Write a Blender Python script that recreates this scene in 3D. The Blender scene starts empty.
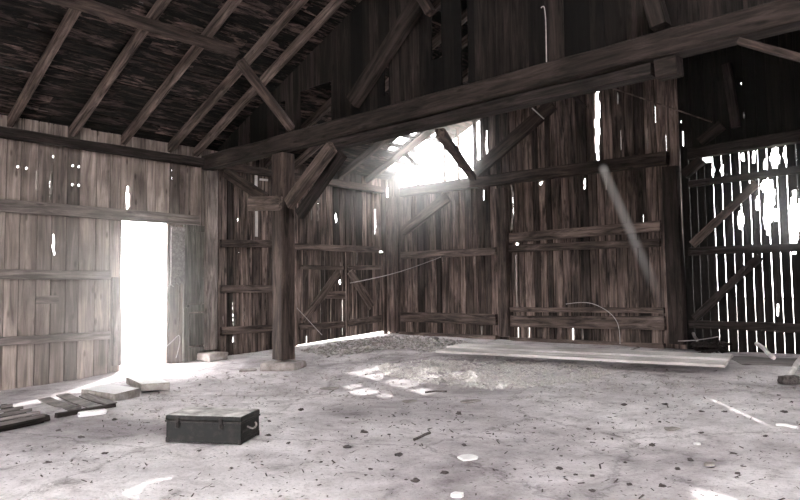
import bpy, bmesh, math, random
from mathutils import Vector, Matrix, noise
random.seed(7)
S = bpy.context.scene
COL = S.collection
PI = math.pi

# ------------------------------------------------------------------ camera
F = 641.0
H = 1.3
YAW, PITCH, ROLL = math.radians(42.1), math.radians(3.4), math.radians(0.67)
fwd = Vector((-math.sin(YAW) * math.cos(PITCH), math.cos(YAW) * math.cos(PITCH), math.sin(PITCH)))
rgt = Vector((math.cos(YAW), math.sin(YAW), 0))
upv = rgt.cross(fwd)
r2 = rgt * math.cos(ROLL) - upv * math.sin(ROLL)
u2 = upv * math.cos(ROLL) + rgt * math.sin(ROLL)
rgt, upv = r2, u2
EYE = Vector((0, 0, H))
cam = bpy.data.cameras.new('camera')
cam.sensor_width = 36.0
cam.lens = F / 800.0 * 36.0
cam.clip_end = 300
co = bpy.data.objects.new('camera', cam)
COL.objects.link(co)
M = Matrix.Identity(4)
for i in range(3):
    M[i][0], M[i][1], M[i][2], M[i][3] = rgt[i], upv[i], -fwd[i], EYE[i]
co.matrix_world = M
S.camera = co

def ray(x, y):
    return (fwd + rgt * ((x - 400) / F) + upv * ((250 - y) / F)).normalized()

A = 10.7          # left wall: plane X = -A
B = 11.4          # back wall: plane Y = B
BY = 6.43         # the timber bent: plane Y = BY
ZE, TP = 3.95, 0.42   # roof: underside of the sheathing
RIDGE = -0.5
FRONT, RIGHT = -4.2, 9.7

def onL(x, y, off=0.0):
    r = ray(x, y); t = (-A + off) / r.x
    return EYE + r * t
def onB(x, y, off=0.0):
    r = ray(x, y); t = (B - off) / r.y
    return EYE + r * t
def onY(x, y, Y):
    r = ray(x, y); t = Y / r.y
    return EYE + r * t
def onZ(x, y, z):
    r = ray(x, y); t = (z - H) / r.z
    return EYE + r * t
def onR(x, y, below=0.0):
    r = ray(x, y)
    t = (ZE - below + A * TP - H) / (r.z - TP * r.x)
    return EYE + r * t
def roof_z(X):
    return ZE + (X + A) * TP if X < RIDGE else ZE + (RIDGE + A) * TP - (X - RIDGE) * TP
def sst(a, b, x):
    t = min(1, max(0, (x - a) / (b - a))); return t * t * (3 - 2 * t)
def floor_z(X, Y):
    z = 0.035 * max(0.0, Y - 5.3)
    z -= 0.06 * max(0.0, min(3.0, 5.3 - Y)) * sst(-7.5, -10, X)
    return z
def onF(x, y):
    z = 0.0
    for _ in range(12):
        p = onZ(x, y, z); z = floor_z(p.x, p.y)
    return Vector((p.x, p.y, z))

# ------------------------------------------------------------------ materials
def new_mat(name):
    m = bpy.data.materials.new(name); m.use_nodes = True
    nt = m.node_tree
    return m, nt, nt.nodes['Principled BSDF']
def N(nt, t, **kw):
    n = nt.nodes.new(t)
    for k, v in kw.items(): setattr(n, k, v)
    return n
def ramp(nt, stops):
    r = N(nt, 'ShaderNodeValToRGB')
    e = r.color_ramp.elements
    while len(e) < len(stops): e.new(0.5)
    for i, (p, c) in enumerate(stops):
        e[i].position = p; e[i].color = (*c, 1) if len(c) == 3 else c
    return r

def wood(name, dark, light, scale=(1.2, 16, 16), tone=False, rough=0.85, bump=0.5, rnd=0.35, knots=True, stops=(0.36, 0.52, 0.66), nsc=1.6):
    m, nt, b = new_mat(name)
    L = nt.links.new
    tc = N(nt, 'ShaderNodeTexCoord')
    mp = N(nt, 'ShaderNodeMapping'); mp.inputs['Scale'].default_value = scale
    vec = tc.outputs['Object']
    oi = N(nt, 'ShaderNodeObjectInfo')
    add = N(nt, 'ShaderNodeVectorMath', operation='ADD')
    if tone:
        at = N(nt, 'ShaderNodeAttribute', attribute_name='tone')
        sc = N(nt, 'ShaderNodeVectorMath', operation='SCALE'); sc.inputs['Scale'].default_value = 37.0
        L(at.outputs['Color'], sc.inputs[0]); L(sc.outputs[0], add.inputs[1])
    else:
        sc = N(nt, 'ShaderNodeVectorMath', operation='SCALE'); sc.inputs['Scale'].default_value = 61.0
        cb = N(nt, 'ShaderNodeCombineXYZ')
        for k in range(3): L(oi.outputs['Random'], cb.inputs[k])
        L(cb.outputs[0], sc.inputs[0]); L(sc.outputs[0], add.inputs[1])
    L(vec, add.inputs[0]); L(add.outputs[0], mp.inputs['Vector'])
    n1 = N(nt, 'ShaderNodeTexNoise'); n1.inputs['Scale'].default_value = nsc; n1.inputs['Detail'].default_value = 8; n1.inputs['Roughness'].default_value = 0.68; n1.inputs['Distortion'].default_value = 0.6
    L(mp.outputs[0], n1.inputs['Vector'])
    r1 = ramp(nt, [(stops[0], dark), (stops[1], [0.55 * d + 0.45 * l for d, l in zip(dark, light)]), (stops[2], light)])
    L(n1.outputs['Fac'], r1.inputs['Fac'])
    # big weathering blotches
    n2 = N(nt, 'ShaderNodeTexNoise'); n2.inputs['Scale'].default_value = 1.3; n2.inputs['Detail'].default_value = 5
    L(add.outputs[0], n2.inputs['Vector'])
    r2_ = ramp(nt, [(0.3, (0.5, 0.48, 0.47)), (0.65, (1.12, 1.1, 1.1))])
    L(n2.outputs['Fac'], r2_.inputs['Fac'])
    mx = N(nt, 'ShaderNodeMix', data_type='RGBA', blend_type='MULTIPLY'); mx.inputs[0].default_value = 1.0
    L(r1.outputs['Color'], mx.inputs[6]); L(r2_.outputs['Color'], mx.inputs[7])
    # per board / per object tone
    hsv = N(nt, 'ShaderNodeHueSaturation')
    mr = N(nt, 'ShaderNodeMapRange'); mr.inputs[3].default_value = 1 - rnd; mr.inputs[4].default_value = 1 + rnd
    if tone:
        sx = N(nt, 'ShaderNodeSeparateColor'); L(at.outputs['Color'], sx.inputs[0]); L(sx.outputs[0], mr.inputs[0])
    else:
        L(oi.outputs['Random'], mr.inputs[0])
    L(mr.outputs[0], hsv.inputs['Value']); L(mx.outputs[2], hsv.inputs['Color'])
    last = hsv.outputs['Color']
    if knots:
        vo = N(nt, 'ShaderNodeTexVoronoi', feature='F1'); vo.inputs['Scale'].default_value = 1.0
        mp2 = N(nt, 'ShaderNodeMapping'); mp2.inputs['Scale'].default_value = [2.2 if s < 5 else 6.5 for s in scale]
        L(add.outputs[0], mp2.inputs['Vector']); L(mp2.outputs[0], vo.inputs['Vector'])
        rk = ramp(nt, [(0.07, (0.25, 0.22, 0.2)), (0.17, (1, 1, 1))])
        L(vo.outputs['Distance'], rk.inputs['Fac'])
        mk = N(nt, 'ShaderNodeMix', data_type='RGBA', blend_type='MULTIPLY'); mk.inputs[0].default_value = 0.8
        L(last, mk.inputs[6]); L(rk.outputs['Color'], mk.inputs[7]); last = mk.outputs[2]
    L(last, b.inputs['Base Color'])
    b.inputs['Roughness'].default_value = rough
    b.inputs['Specular IOR Level'].default_value = 0.25
    bp = N(nt, 'ShaderNodeBump'); bp.inputs['Strength'].default_value = bump; bp.inputs['Distance'].default_value = 0.02
    L(n1.outputs['Fac'], bp.inputs['Height']); L(bp.outputs[0], b.inputs['Normal'])
    return m

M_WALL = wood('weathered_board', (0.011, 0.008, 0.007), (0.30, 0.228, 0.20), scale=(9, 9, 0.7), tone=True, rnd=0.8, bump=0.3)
M_LITWALL = wood('lit_weathered_board', (0.075, 0.059, 0.052), (0.42, 0.35, 0.315), scale=(8, 8, 0.6), tone=True, rnd=0.45, bump=0.25, stops=(0.3, 0.5, 0.68))  # lighter copy of the wall boards: light by the doorway put into the colour
M_ROOF = wood('roof_board', (0.0025, 0.0018, 0.0016), (0.17, 0.12, 0.106), scale=(9, 1.6, 9), tone=True, rnd=0.8, bump=1.0, stops=(0.48, 0.58, 0.72))  # the dark of the unlit roof is put into the board colour
M_TIMBER = wood('hewn_timber', (0.016, 0.0113, 0.0098), (0.138, 0.101, 0.088), scale=(0.9, 9, 9), rnd=0.25, bump=0.6)
M_SHADEBEAM = wood('shaded_beam', (0.008, 0.006, 0.0055), (0.062, 0.046, 0.041), scale=(0.9, 9, 9), rnd=0.15, bump=0.6)  # darker copy of the hewn timber, with the shade of the upper beams painted in
M_RAIL = wood('rail_timber', (0.027, 0.020, 0.0175), (0.26, 0.20, 0.176), scale=(0.9, 9, 9), rnd=0.25, bump=0.5)
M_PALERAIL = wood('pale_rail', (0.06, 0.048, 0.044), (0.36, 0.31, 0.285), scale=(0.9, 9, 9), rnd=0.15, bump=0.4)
M_DARKT = wood('dark_timber', (0.008, 0.006, 0.0055), (0.06, 0.046, 0.043), rnd=0.2, bump=0.8)  # dark wood; on the upper timbers it also carries their shade
M_PALE = wood('pale_plank', (0.62, 0.585, 0.57), (0.90, 0.87, 0.86), scale=(0.8, 14, 14), rnd=0.08, bump=0.25, knots=False)
M_GREYP = wood('grey_plank', (0.13, 0.115, 0.11), (0.38, 0.35, 0.34), rnd=0.2, bump=0.5)
M_SHADEBOARD = wood('shaded_board', (0.002, 0.0015, 0.0014), (0.032, 0.024, 0.0215), scale=(9, 9, 0.7), tone=True, rnd=0.85, bump=0.3)  # near-black board colour that paints in the shade of the upper and slatted boards
M_DOOR = wood('door_paint', (0.05, 0.047, 0.04), (0.21, 0.2, 0.175), scale=(14, 14, 1.0), rnd=0.1, bump=0.4, knots=False)

def simple(name, c0, c1, scale=6.0, rough=0.9, bump=0.3, metal=0.0, detail=8, lo=0.35, hi=0.65):
    m, nt, b = new_mat(name); L = nt.links.new
    tc = N(nt, 'ShaderNodeTexCoord')
    n = N(nt, 'ShaderNodeTexNoise'); n.inputs['Scale'].default_value = scale; n.inputs['Detail'].default_value = detail; n.inputs['Roughness'].default_value = 0.65
    L(tc.outputs['Object'], n.inputs['Vector'])
    r = ramp(nt, [(lo, c0), (hi, c1)]); L(n.outputs['Fac'], r.inputs['Fac'])
    L(r.outputs['Color'], b.inputs['Base Color'])
    b.inputs['Roughness'].default_value = rough; b.inputs['Metallic'].default_value = metal
    b.inputs['Specular IOR Level'].default_value = 0.3
    bp = N(nt, 'ShaderNodeBump'); bp.inputs['Strength'].default_value = bump; bp.inputs['Distance'].default_value = 0.02
    L(n.outputs['Fac'], bp.inputs['Height']); L(bp.outputs[0], b.inputs['Normal'])
    return m
M_STONE = simple('rough_stone', (0.22, 0.19, 0.175), (0.46, 0.41, 0.39), 7)
M_SLAB = simple('pale_slab', (0.20, 0.175, 0.16), (0.42, 0.38, 0.36), 9, bump=0.2)
M_TRUNK = simple('black_paint', (0.003, 0.003, 0.003), (0.040, 0.033, 0.030), 14, rough=0.6, lo=0.50, hi=0.80)
M_LID = simple('dusty_lid', (0.22, 0.20, 0.19), (0.80, 0.76, 0.745), 6, rough=0.8)
M_IRON = simple('old_iron', (0.006, 0.005, 0.005), (0.05, 0.043, 0.041), 20, rough=0.55, metal=0.5)
M_CLOD = simple('dark_litter', (0.03, 0.024, 0.023), (0.17, 0.145, 0.14), 30)
M_CHIP = simple('straw_chip', (0.5, 0.46, 0.44), (0.92, 0.89, 0.87), 40)
M_RUBBLE = simple('rubble_grey', (0.18, 0.16, 0.152), (0.62, 0.575, 0.56), 16)
M_WIRE = simple('pale_wire', (0.35, 0.32, 0.31), (0.55, 0.51, 0.5), 20, rough=0.6)
M_WHITE = simple('tile_and_lit_top', (0.78, 0.76, 0.76), (0.9, 0.88, 0.88), 12, bump=0.1)
M_SHEET = simple('rusty_sheet', (0.06, 0.052, 0.05), (0.30, 0.265, 0.25), 5, rough=0.6, metal=0.2)

def floor_mat():
    m, nt, b = new_mat('dusty_floor'); L = nt.links.new
    tc = N(nt, 'ShaderNodeTexCoord')
    def nz(s, d, ro=0.6, dist=0.0):
        n = N(nt, 'ShaderNodeTexNoise'); n.inputs['Scale'].default_value = s; n.inputs['Detail'].default_value = d; n.inputs['Roughness'].default_value = ro; n.inputs['Distortion'].default_value = dist
        L(tc.outputs['Object'], n.inputs['Vector']); return n
    a = nz(0.42, 9, 0.62, 0.5); c = nz(3.2, 10, 0.72, 0.3); g = nz(40, 6, 0.75)
    ra = ramp(nt, [(0.36, (0.33, 0.295, 0.305)), (0.49, (0.62, 0.575, 0.59)), (0.62, (0.86, 0.815, 0.825))])
    L(a.outputs['Fac'], ra.inputs['Fac'])
    rc = ramp(nt, [(0.32, (0.34, 0.32, 0.32)), (0.43, (0.78, 0.765, 0.765)), (0.56, (1.0, 1.0, 1.0)), (0.7, (1.08, 1.08, 1.08))])
    L(c.outputs['Fac'], rc.inputs['Fac'])
    rg = ramp(nt, [(0.34, (0.36, 0.34, 0.34)), (0.45, (1, 1, 1)), (0.66, (1.06, 1.06, 1.06))])
    L(g.outputs['Fac'], rg.inputs['Fac'])
    m1 = N(nt, 'ShaderNodeMix', data_type='RGBA', blend_type='MULTIPLY'); m1.inputs[0].default_value = 0.85
    L(ra.outputs['Color'], m1.inputs[6]); L(rc.outputs['Color'], m1.inputs[7])
    m2 = N(nt, 'ShaderNodeMix', data_type='RGBA', blend_type='MULTIPLY'); m2.inputs[0].default_value = 0.75
    L(m1.outputs[2], m2.inputs[6]); L(rg.outputs['Color'], m2.inputs[7])
    # hairline cracks in the trodden floor
    vo = N(nt, 'ShaderNodeTexVoronoi', feature='DISTANCE_TO_EDGE'); vo.inputs['Scale'].default_value = 0.42
    wob = N(nt, 'ShaderNodeVectorMath', operation='SCALE'); wob.inputs['Scale'].default_value = 0.55
    ad = N(nt, 'ShaderNodeVectorMath', operation='ADD')
    L(c.outputs['Color'], wob.inputs[0]); L(wob.outputs[0], ad.inputs[0]); L(tc.outputs['Object'], ad.inputs[1]); L(ad.outputs[0], vo.inputs['Vector'])
    rv = ramp(nt, [(0.0, (0.35, 0.33, 0.33)), (0.012, (1, 1, 1))])
    L(vo.outputs['Distance'], rv.inputs['Fac'])
    m3 = N(nt, 'ShaderNodeMix', data_type='RGBA', blend_type='MULTIPLY'); m3.inputs[0].default_value = 0.6
    L(m2.outputs[2], m3.inputs[6]); L(rv.outputs['Color'], m3.inputs[7])
    L(m3.outputs[2], b.inputs['Base Color'])
    b.inputs['Roughness'].default_value = 0.9; b.inputs['Specular IOR Level'].default_value = 0.2
    b1 = N(nt, 'ShaderNodeBump'); b1.inputs['Strength'].default_value = 0.55; b1.inputs['Distance'].default_value = 0.06
    b2 = N(nt, 'ShaderNodeBump'); b2.inputs['Strength'].default_value = 0.5; b2.inputs['Distance'].default_value = 0.012
    L(c.outputs['Fac'], b1.inputs['Height']); L(g.outputs['Fac'], b2.inputs['Height']); L(b1.outputs[0], b2.inputs['Normal']); L(b2.outputs[0], b.inputs['Normal'])
    return m
M_FLOOR = floor_mat()
M_GROUND = simple('outside_ground', (0.30, 0.29, 0.26), (0.42, 0.41, 0.37), 0.8)
M_SHINGLE = simple('roofing', (0.05, 0.045, 0.045), (0.11, 0.1, 0.1), 3)

# ------------------------------------------------------------------ helpers
def link(name, me, mat, parent=None):
    o = bpy.data.objects.new(name, me); COL.objects.link(o)
    if mat is not None and not me.materials: me.materials.append(mat)
    if parent is not None: o.parent = parent
    return o
def bm_obj(name, bm, mat, parent=None, smooth=False):
    bmesh.ops.recalc_face_normals(bm, faces=bm.faces)
    me = bpy.data.meshes.new(name); bm.to_mesh(me); bm.free()
    if smooth:
        for p in me.polygons: p.use_smooth = True
    return link(name, me, mat, parent)
def tag(o, label=None, cat=None, group=None, kind='thing'):
    if label: o['label'] = label
    if cat: o['category'] = cat
    if group: o['group'] = group
    if kind: o['kind'] = kind
    return o
def empty(name, loc, label, cat, group=None, rot=None, kind='thing'):
    o = bpy.data.objects.new(name, None); COL.objects.link(o)
    o.empty_display_size = 0.1
    o.location = loc
    if rot: o.rotation_euler = rot
    return tag(o, label, cat, group, kind)

def hewn_bm(Ln, w, d, seed, jit=0.012, cham=0.07, taper=0.0):
    """a hewn timber along local X (0..Ln), width along Y, depth along Z from 0 to d"""
    bm = bmesh.new()
    n = max(2, int(Ln / 0.22))
    c = min(w, d) * cham
    prof = [(-w/2 + c, 0), (w/2 - c, 0), (w/2, c), (w/2, d - c), (w/2 - c, d), (-w/2 + c, d), (-w/2, d - c), (-w/2, c)]
    rings = []
    off = Vector((seed * 3.17, seed * 1.3, seed * 7.7))
    for i in range(n + 1):
        x = Ln * i / n
        k = 1 - taper * i / n
        ring = []
        for j, (y, z) in enumerate(prof):
            p = Vector((x, y * k, z))
            q = Vector((x * 1.3, y * 6, z * 6)) + off
            nv = noise.noise_vector(q)
            dx = 0
            if i in (0, n): dx = nv.x * 0.02 - (0.02 if i else -0.02)
            y2 = y * k + nv.y * jit
            z2 = z + (nv.z * jit if z > 0.01 else 0)
            ring.append(bm.verts.new((x + dx, y2, z2)))
        rings.append(ring)
    m = len(prof)
    for i in range(n):
        for j in range(m):
            bm.faces.new((rings[i][j], rings[i][(j+1) % m], rings[i+1][(j+1) % m], rings[i+1][j]))
    bm.faces.new(rings[0]); bm.faces.new(rings[-1])
    return bm
SEED = [0]
def timber(name, p0, p1, w, d, nrm, mat, parent=None, jit=0.012, taper=0.0, mid=False):
    """timber from p0 to p1 (axis on its back face), its depth d running along nrm; mid: axis in the middle of the depth"""
    SEED[0] += 1
    p0, p1, nrm = Vector(p0), Vector(p1), Vector(nrm).normalized()
    ax = (p1 - p0); Ln = ax.length; ax.normalize()
    nz = (nrm - ax * nrm.dot(ax)).normalized()
    ny = nz.cross(ax)
    o = bm_obj(name, hewn_bm(Ln, w, d, SEED[0], jit, 0.07, taper), mat)
    base = p0 - nz * d / 2 if mid else p0
    o.matrix_world = Matrix(((ax.x, ny.x, nz.x, base.x), (ax.y, ny.y, nz.y, base.y), (ax.z, ny.z, nz.z, base.z), (0, 0, 0, 1)))
    if parent is not None:
        mw = o.matrix_world.copy(); o.parent = parent
        bpy.context.view_layer.update()
        o.matrix_parent_inverse = parent.matrix_world.inverted(); o.matrix_world = mw
    return o
PL = {'L': (onL, Vector((1, 0, 0))), 'B': (onB, Vector((0, -1, 0)))}
CLR = 0.016
def pxt(name, plane, a0, a1, b0, b1, depth, label, cat, mat=None, group=None, ext0=0, ext1=0, base=CLR, parent=None, trim=0.0):
    """wall timber from the pixel corners of its front face: a0,a1 at one end, b0,b1 at the other"""
    f, n = PL[plane]
    off = base + depth
    A0, A1, B0, B1 = (f(p[0], p[1], off) for p in (a0, a1, b0, b1))
    c0, c1 = (A0 + A1) / 2, (B0 + B1) / 2
    ax = (c1 - c0).normalized()
    def wd(u, v):
        d = v - u; d = d - ax * d.dot(ax); return d.length
    w = 0.5 * (wd(A0, A1) + wd(B0, B1))
    c0 = c0 - ax * (ext0 - trim) - n * depth; c1 = c1 + ax * (ext1 - trim) - n * depth
    o = timber(name, c0, c1, w, depth, n, mat or M_RAIL, parent)
    if label: tag(o, label, cat, group)
    return o

# boards ------------------------------------------------------------
def strips(u0, u1, z0f, z1f, holes):
    """board [u0,u1] minus holes (ua,ub,za,zb) -> list of (ua,ub,zl0,zl1,zh0,zh1) quads"""
    hs = [h for h in holes if h[0] < u1 and h[1] > u0]
    cuts = sorted({u0, u1, *[min(u1, max(u0, v)) for h in hs for v in h[:2]]})
    out = []
    for a, b in zip(cuts, cuts[1:]):
        if b - a < 1e-5: continue
        m = (a + b) / 2
        iv = sorted((h[2], h[3]) for h in hs if h[0] <= m <= h[1])
        lo = None
        cur = None   # None = z0f
        segs = []
        pos = -1e9
        for za, zb in iv:
            if za > pos: segs.append((pos, za))
            pos = max(pos, zb)
        segs.append((pos, 1e9))
        for sa, sb in segs:
            l0, l1 = max(z0f(a), sa), max(z0f(b), sa)
            h0, h1 = min(z1f(a), sb), min(z1f(b), sb)
            if h0 - l0 < 0.002 and h1 - l1 < 0.002: continue
            h0, h1 = max(h0, l0), max(h1, l1)
            out.append((a, b, l0, l1, h0, h1))
    return out
def add_quadbox(bm, tl, P, q, d0, d1, tone):
    """P(u,z,d)->world; q=(a,b,l0,l1,h0,h1)"""
    a, b, l0, l1, h0, h1 = q
    vs = [bm.verts.new(P(u, z, d)) for d in (d0, d1) for u, z in ((a, l0), (b, l1), (b, h1), (a, h0))]
    fs = [(0, 1, 2, 3), (4, 7, 6, 5), (0, 4, 5, 1), (1, 5, 6, 2), (2, 6, 7, 3), (3, 7, 4, 0)]
    for f in fs:
        fc = bm.faces.new([vs[i] for i in f])
        for lp in fc.loops: lp[tl] = tone
def boards(name, P, U0, U1, z0f, z1f, holes, wmin, wmax, gap, mat, seed, backing=True, d=0.024, jit=0.008, ends=0.0, parent=None, tonerange=(0, 1), skip=None):
    rg = random.Random(seed)
    bm = bmesh.new(); tl = bm.loops.layers.float_color.new('tone')
    u = U0
    while u < U1 - 0.005:
        w = min(rg.uniform(wmin, wmax), U1 - u)
        g = gap(rg, u) if callable(gap) else rg.uniform(*gap)
        t = rg.uniform(*tonerange); tone = (t, rg.random(), rg.random(), 1)
        o = rg.uniform(-jit, 0)
        e0, e1 = rg.uniform(0, ends), rg.uniform(0, ends)
        if not (skip and skip(u + w / 2)):
            ua, ub = u + g / 2, u + w - g / 2
            for q in strips(ua, ub, lambda x: z0f(x) + e0, lambda x: z1f(x) - e1, holes):
                add_quadbox(bm, tl, P, q, o, o - d, tone)
        u += w
    if backing:
        u = U0 - 0.05
        while u < U1:
            w = rg.uniform(0.25, 0.4)
            tone = (rg.uniform(0, 0.3), rg.random(), rg.random(), 1)
            ub = min(u + w, U1)
            for q in strips(max(u, U0), ub, z0f, z1f, holes):
                add_quadbox(bm, tl, P, q, -jit - d - 0.004, -jit - d - 0.024, tone)
            u += w
    return bm_obj(name, bm, mat, parent)

# ------------------------------------------------------------------ sun direction from the visible shaft of light
HOLE = onB(597, 154)
SHAFT_END = EYE + ray(665, 311) * (8.3 / ray(665, 311).dot(fwd))
SUN = (SHAFT_END - HOLE).normalized()          # direction the light travels
def up_to_roof(p, extra=0.0):
    """follow the sunlight back from a floor point to the left roof slope"""
    p = Vector(p); d = -SUN
    t = (ZE + extra + (p.x + A) * TP - p.z) / (d.z - TP * d.x)
    return p + d * t

# ------------------------------------------------------------------ SETTING
# floor
def build_floor():
    bm = bmesh.new()
    xs = [-A - 0.1 + i * 0.14 for i in range(int((A + RIGHT + 0.2) / 0.14) + 1)]
    ys = [FRONT - 0.1 + i * 0.14 for i in range(int((B - FRONT + 0.2) / 0.14) + 2)]
    grid = []
    for x in xs:
        row = []
        for y in ys:
            z = floor_z(x, y) + 0.03 * (noise.noise(Vector((x * 0.9, y * 0.9, 3))) ) + 0.012 * noise.noise(Vector((x * 3.1, y * 3.1, 9)))
            row.append(bm.verts.new((x, y, z - 0.004)))
        grid.append(row)
    for i in range(len(xs) - 1):
        for j in range(len(ys) - 1):
            bm.faces.new((grid[i][j], grid[i+1][j], grid[i+1][j+1], grid[i][j+1]))
    o = bm_obj('floor', bm, M_FLOOR, smooth=True)
    tag(o, 'pale dusty trodden earth floor of the barn', None, None, 'structure')
build_floor()
bm = bmesh.new()
for (x0, x1, y0, y1) in ((-80, -A - 0.1, -60, 80), (RIGHT + 0.1, 80, -60, 80), (-A - 0.1, RIGHT + 0.1, B + 0.1, 80), (-A - 0.1, RIGHT + 0.1, -60, FRONT - 0.1)):
    bm.faces.new([bm.verts.new((x, y, -0.2)) for x, y in ((x0, y0), (x1, y0), (x1, y1), (x0, y1))])
tag(bm_obj('ground', bm, M_GROUND), 'sunlit ground outside the barn', None, None, 'structure')

def PLf(u, z, d): return (-A + d, u, z)
def PBf(u, z, d): return (u, B - d, z)
def hL(x0, y0, x1, y1):
    a, b = onL(x0, y0), onL(x1, y1)
    return (min(a.y, b.y), max(a.y, b.y), min(a.z, b.z), max(a.z, b.z))
def hB(x0, y0, x1, y1):
    a, b = onB(x0, y0), onB(x1, y1)
    return (min(a.x, b.x), max(a.x, b.x), min(a.z, b.z), max(a.z, b.z))
def slit(h, plane_f, x, y0, y1, w=0.012):
    a, b = plane_f(x, y0), plane_f(x, y1)
    u = ((a.y + b.y) / 2) if plane_f is onL else ((a.x + b.x) / 2)
    th = 0.008 if (h is hs or h is sl) else 0.034      # board thickness the light has to pass at a slant
    c = th * (u / A if plane_f is onL else u / B)
    u += c / 2; w += abs(c)
    h.append((u - w / 2, u + w / 2, min(a.z, b.z), max(a.z, b.z)))
def jag(h, plane_f, x, y0, y1, w, n, rg):
    """an irregular worn hole along a board edge"""
    for k in range(n):
        ya, yb = y0 + (y1 - y0) * k / n, y0 + (y1 - y0) * (k + 1) / n
        s = math.sin(PI * (k + 0.5) / n)
        slit(h, plane_f, x + rg.uniform(-0.7, 0.7), ya, yb, w * (0.35 + 0.65 * s) * rg.uniform(0.8, 1.15))

RG = random.Random(3); hs = []; sl = []
# ---- left wall
hl = []
d0, d1 = onL(122, 221), onL(168, 221)
DOOR = (d0.y, d1.y, -0.3, onL(145, 221).z)
hl.append(DOOR)
GA, GM, GB = onL(297, 250).y, onL(346, 250).y, onL(384, 250).y
GTOP = onL(340, 249).z
hl.append((GA, GB, -0.3, GTOP))
for x, y in ((18, 166.5), (26.5, 168), (73, 165.5), (79, 166.5), (72.5, 184.5), (79, 185), (53.5, 156), (172, 170), (172, 178)):
    slit(hl, onL, x, y - 1.2, y + 1.2, 0.012 if x > 100 or x == 53.5 else 0.022)
jag(hl, onL, 54, 234, 255, 0.03, 6, RG)
jag(hl, onL, 127.5, 186, 211, 0.06, 7, RG)
jag(hl, onL, 50, 172, 200, 0.006, 9, RG)
slit(hl, onL, 36, 170, 190, 0.006)
jag(hl, onL, 336, 213, 223, 0.05, 6, RG)
jag(hl, onL, 318, 190, 221, 0.014, 9, RG)
slit(hl, onL, 311, 200, 220, 0.004)
slit(hl, onL, 353, 195, 240, 0.004)
jag(hl, onL, 375, 203, 234, 0.04, 5, RG)
slit(hl, onL, 238, 218, 221, 0.02)
for x, y0, y1 in ((233, 300, 312), (234, 314, 326), (234, 334, 348), (223, 316, 325), (244, 308, 326), (224, 342, 350), (239, 252, 254)):
    jag(hl, onL, x, y0, y1, 0.004, 5, RG)
WSPLIT = BY + 0.1
wl = boards('wall_left', PLf, FRONT, WSPLIT, lambda u: -0.3, lambda u: ZE + 0.03, hl, 0.15, 0.27, (0.004, 0.02), M_LITWALL, 11)
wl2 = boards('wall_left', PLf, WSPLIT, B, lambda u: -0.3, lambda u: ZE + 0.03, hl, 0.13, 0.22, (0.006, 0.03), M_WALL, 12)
tag(wl2, 'darker board side wall behind the thick post, with the double gate', None, None, 'structure')
tag(wl, 'weathered vertical board side wall with the open doorway, light put into its colour', None, None, 'structure')

# ---- back wall (gable)
hb = []
def roofB(u): return roof_z(u) + 0.03
SLX = onB(684, 250).x       # right of this: open-jointed boards
# missing gable boards under the roof hole
hb.append((onB(399, 180).x, onB(416, 180).x, onB(399, 189).z, 9))
hb.append((onB(417.5, 180).x, onB(443, 180).x, onB(417, 185).z, 9))
hb.append((onB(445, 180).x, onB(457, 180).x, onB(445, 181).z, 9))
hb.append((onB(458.5, 180).x, onB(473, 170).x, onB(458, 179).z, 9))
hb.append((onB(476, 160).x, onB(480, 160).x, onB(476, 160).z, 9))
jag(hb, onB, 486, 130, 165, 0.05, 6, RG)
jag(hb, onB, 597, 84, 161, 0.10, 9, RG)
jag(hb, onB, 512.5, 186, 230, 0.013, 8, RG)
jag(hb, onB, 516, 241, 246, 0.04, 4, RG)
jag(hb, onB, 541, 181, 185, 0.06, 3, RG)
jag(hb, onB, 584.5, 178, 189, 0.035, 4, RG)
for x, y0, y1, w in ((580, 197, 228, 0.003), (516.5, 255, 308, 0.008), (518, 326, 338, 0.016), (529, 327, 338, 0.016), (573, 326, 341, 0.03), (583, 328, 341, 0.008),
                     (482, 326, 336, 0.01), (453, 192, 200, 0.01), (483, 190, 200, 0.008), (475, 256, 265, 0.006), (443, 255, 262, 0.005), (455, 200, 246, 0.002),
                     (683, 131, 146, 0.014), (666, 134, 150, 0.006), (648, 128, 150, 0.003), (621, 130, 150, 0.004), (606, 172, 190, 0.010), (643, 214, 222, 0.010), (655, 106, 122, 0.004), (618, 92, 104, 0.004),
                     (744, 112, 118, 0.003), (741, 82, 84, 0.012), (627, 81, 83, 0.012), (681, 120, 123, 0.012)):
    slit(hb, onB, x, y0, y1, w)
wb = boards('wall_back', PBf, -A, SLX, lambda u: -0.3, roofB, hb, 0.12, 0.23, (0.004, 0.03), M_WALL, 23, jit=0.014)
tag(wb, 'tall weathered vertical board gable wall at the far end of the barn', None, None, 'structure')
# open-jointed part
for (x, y, ww, hh, n) in ((770, 195, 0.13, 30, 6), (765, 186, 0.12, 12, 4), (775, 215, 0.08, 12, 4), (741, 220, 0.10, 18, 6), (794, 222, 0.12, 64, 9), (803, 215, 0.12, 50, 6), (768, 213, 0.13, 44, 7), (707, 160, 0.20, 5, 2),
                          (743, 157, 0.05, 8, 3), (753, 157, 0.05, 12, 3), (765, 164, 0.05, 10, 3), (775, 158, 0.14, 20, 5), (785, 155, 0.04, 16, 3), (757, 203, 0.05, 14, 4), (722, 170, 0.04, 10, 3), (778, 310, 0.04, 12, 3), (713, 170, 0.035, 12, 3)):
    jag(hs, onB, x, y - hh / 2, y + hh / 2, ww, n, RG)
def ztop_s(u): return onB(740, 141).z + 0.02
ws = boards('wall_back', PBf, SLX, SLX + 4.2, lambda u: -0.3, lambda u: ztop_s(u), hs, 0.125, 0.142, lambda r, u: r.uniform(0.004, 0.008) if u < onB(712, 250).x else r.uniform(0.004, 0.013), M_SHADEBOARD, 31, backing=False, jit=0.01, tonerange=(0, 0.35))
tag(ws, 'dark open-jointed board wall with daylight showing between its boards', None, None, 'structure')
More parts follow.
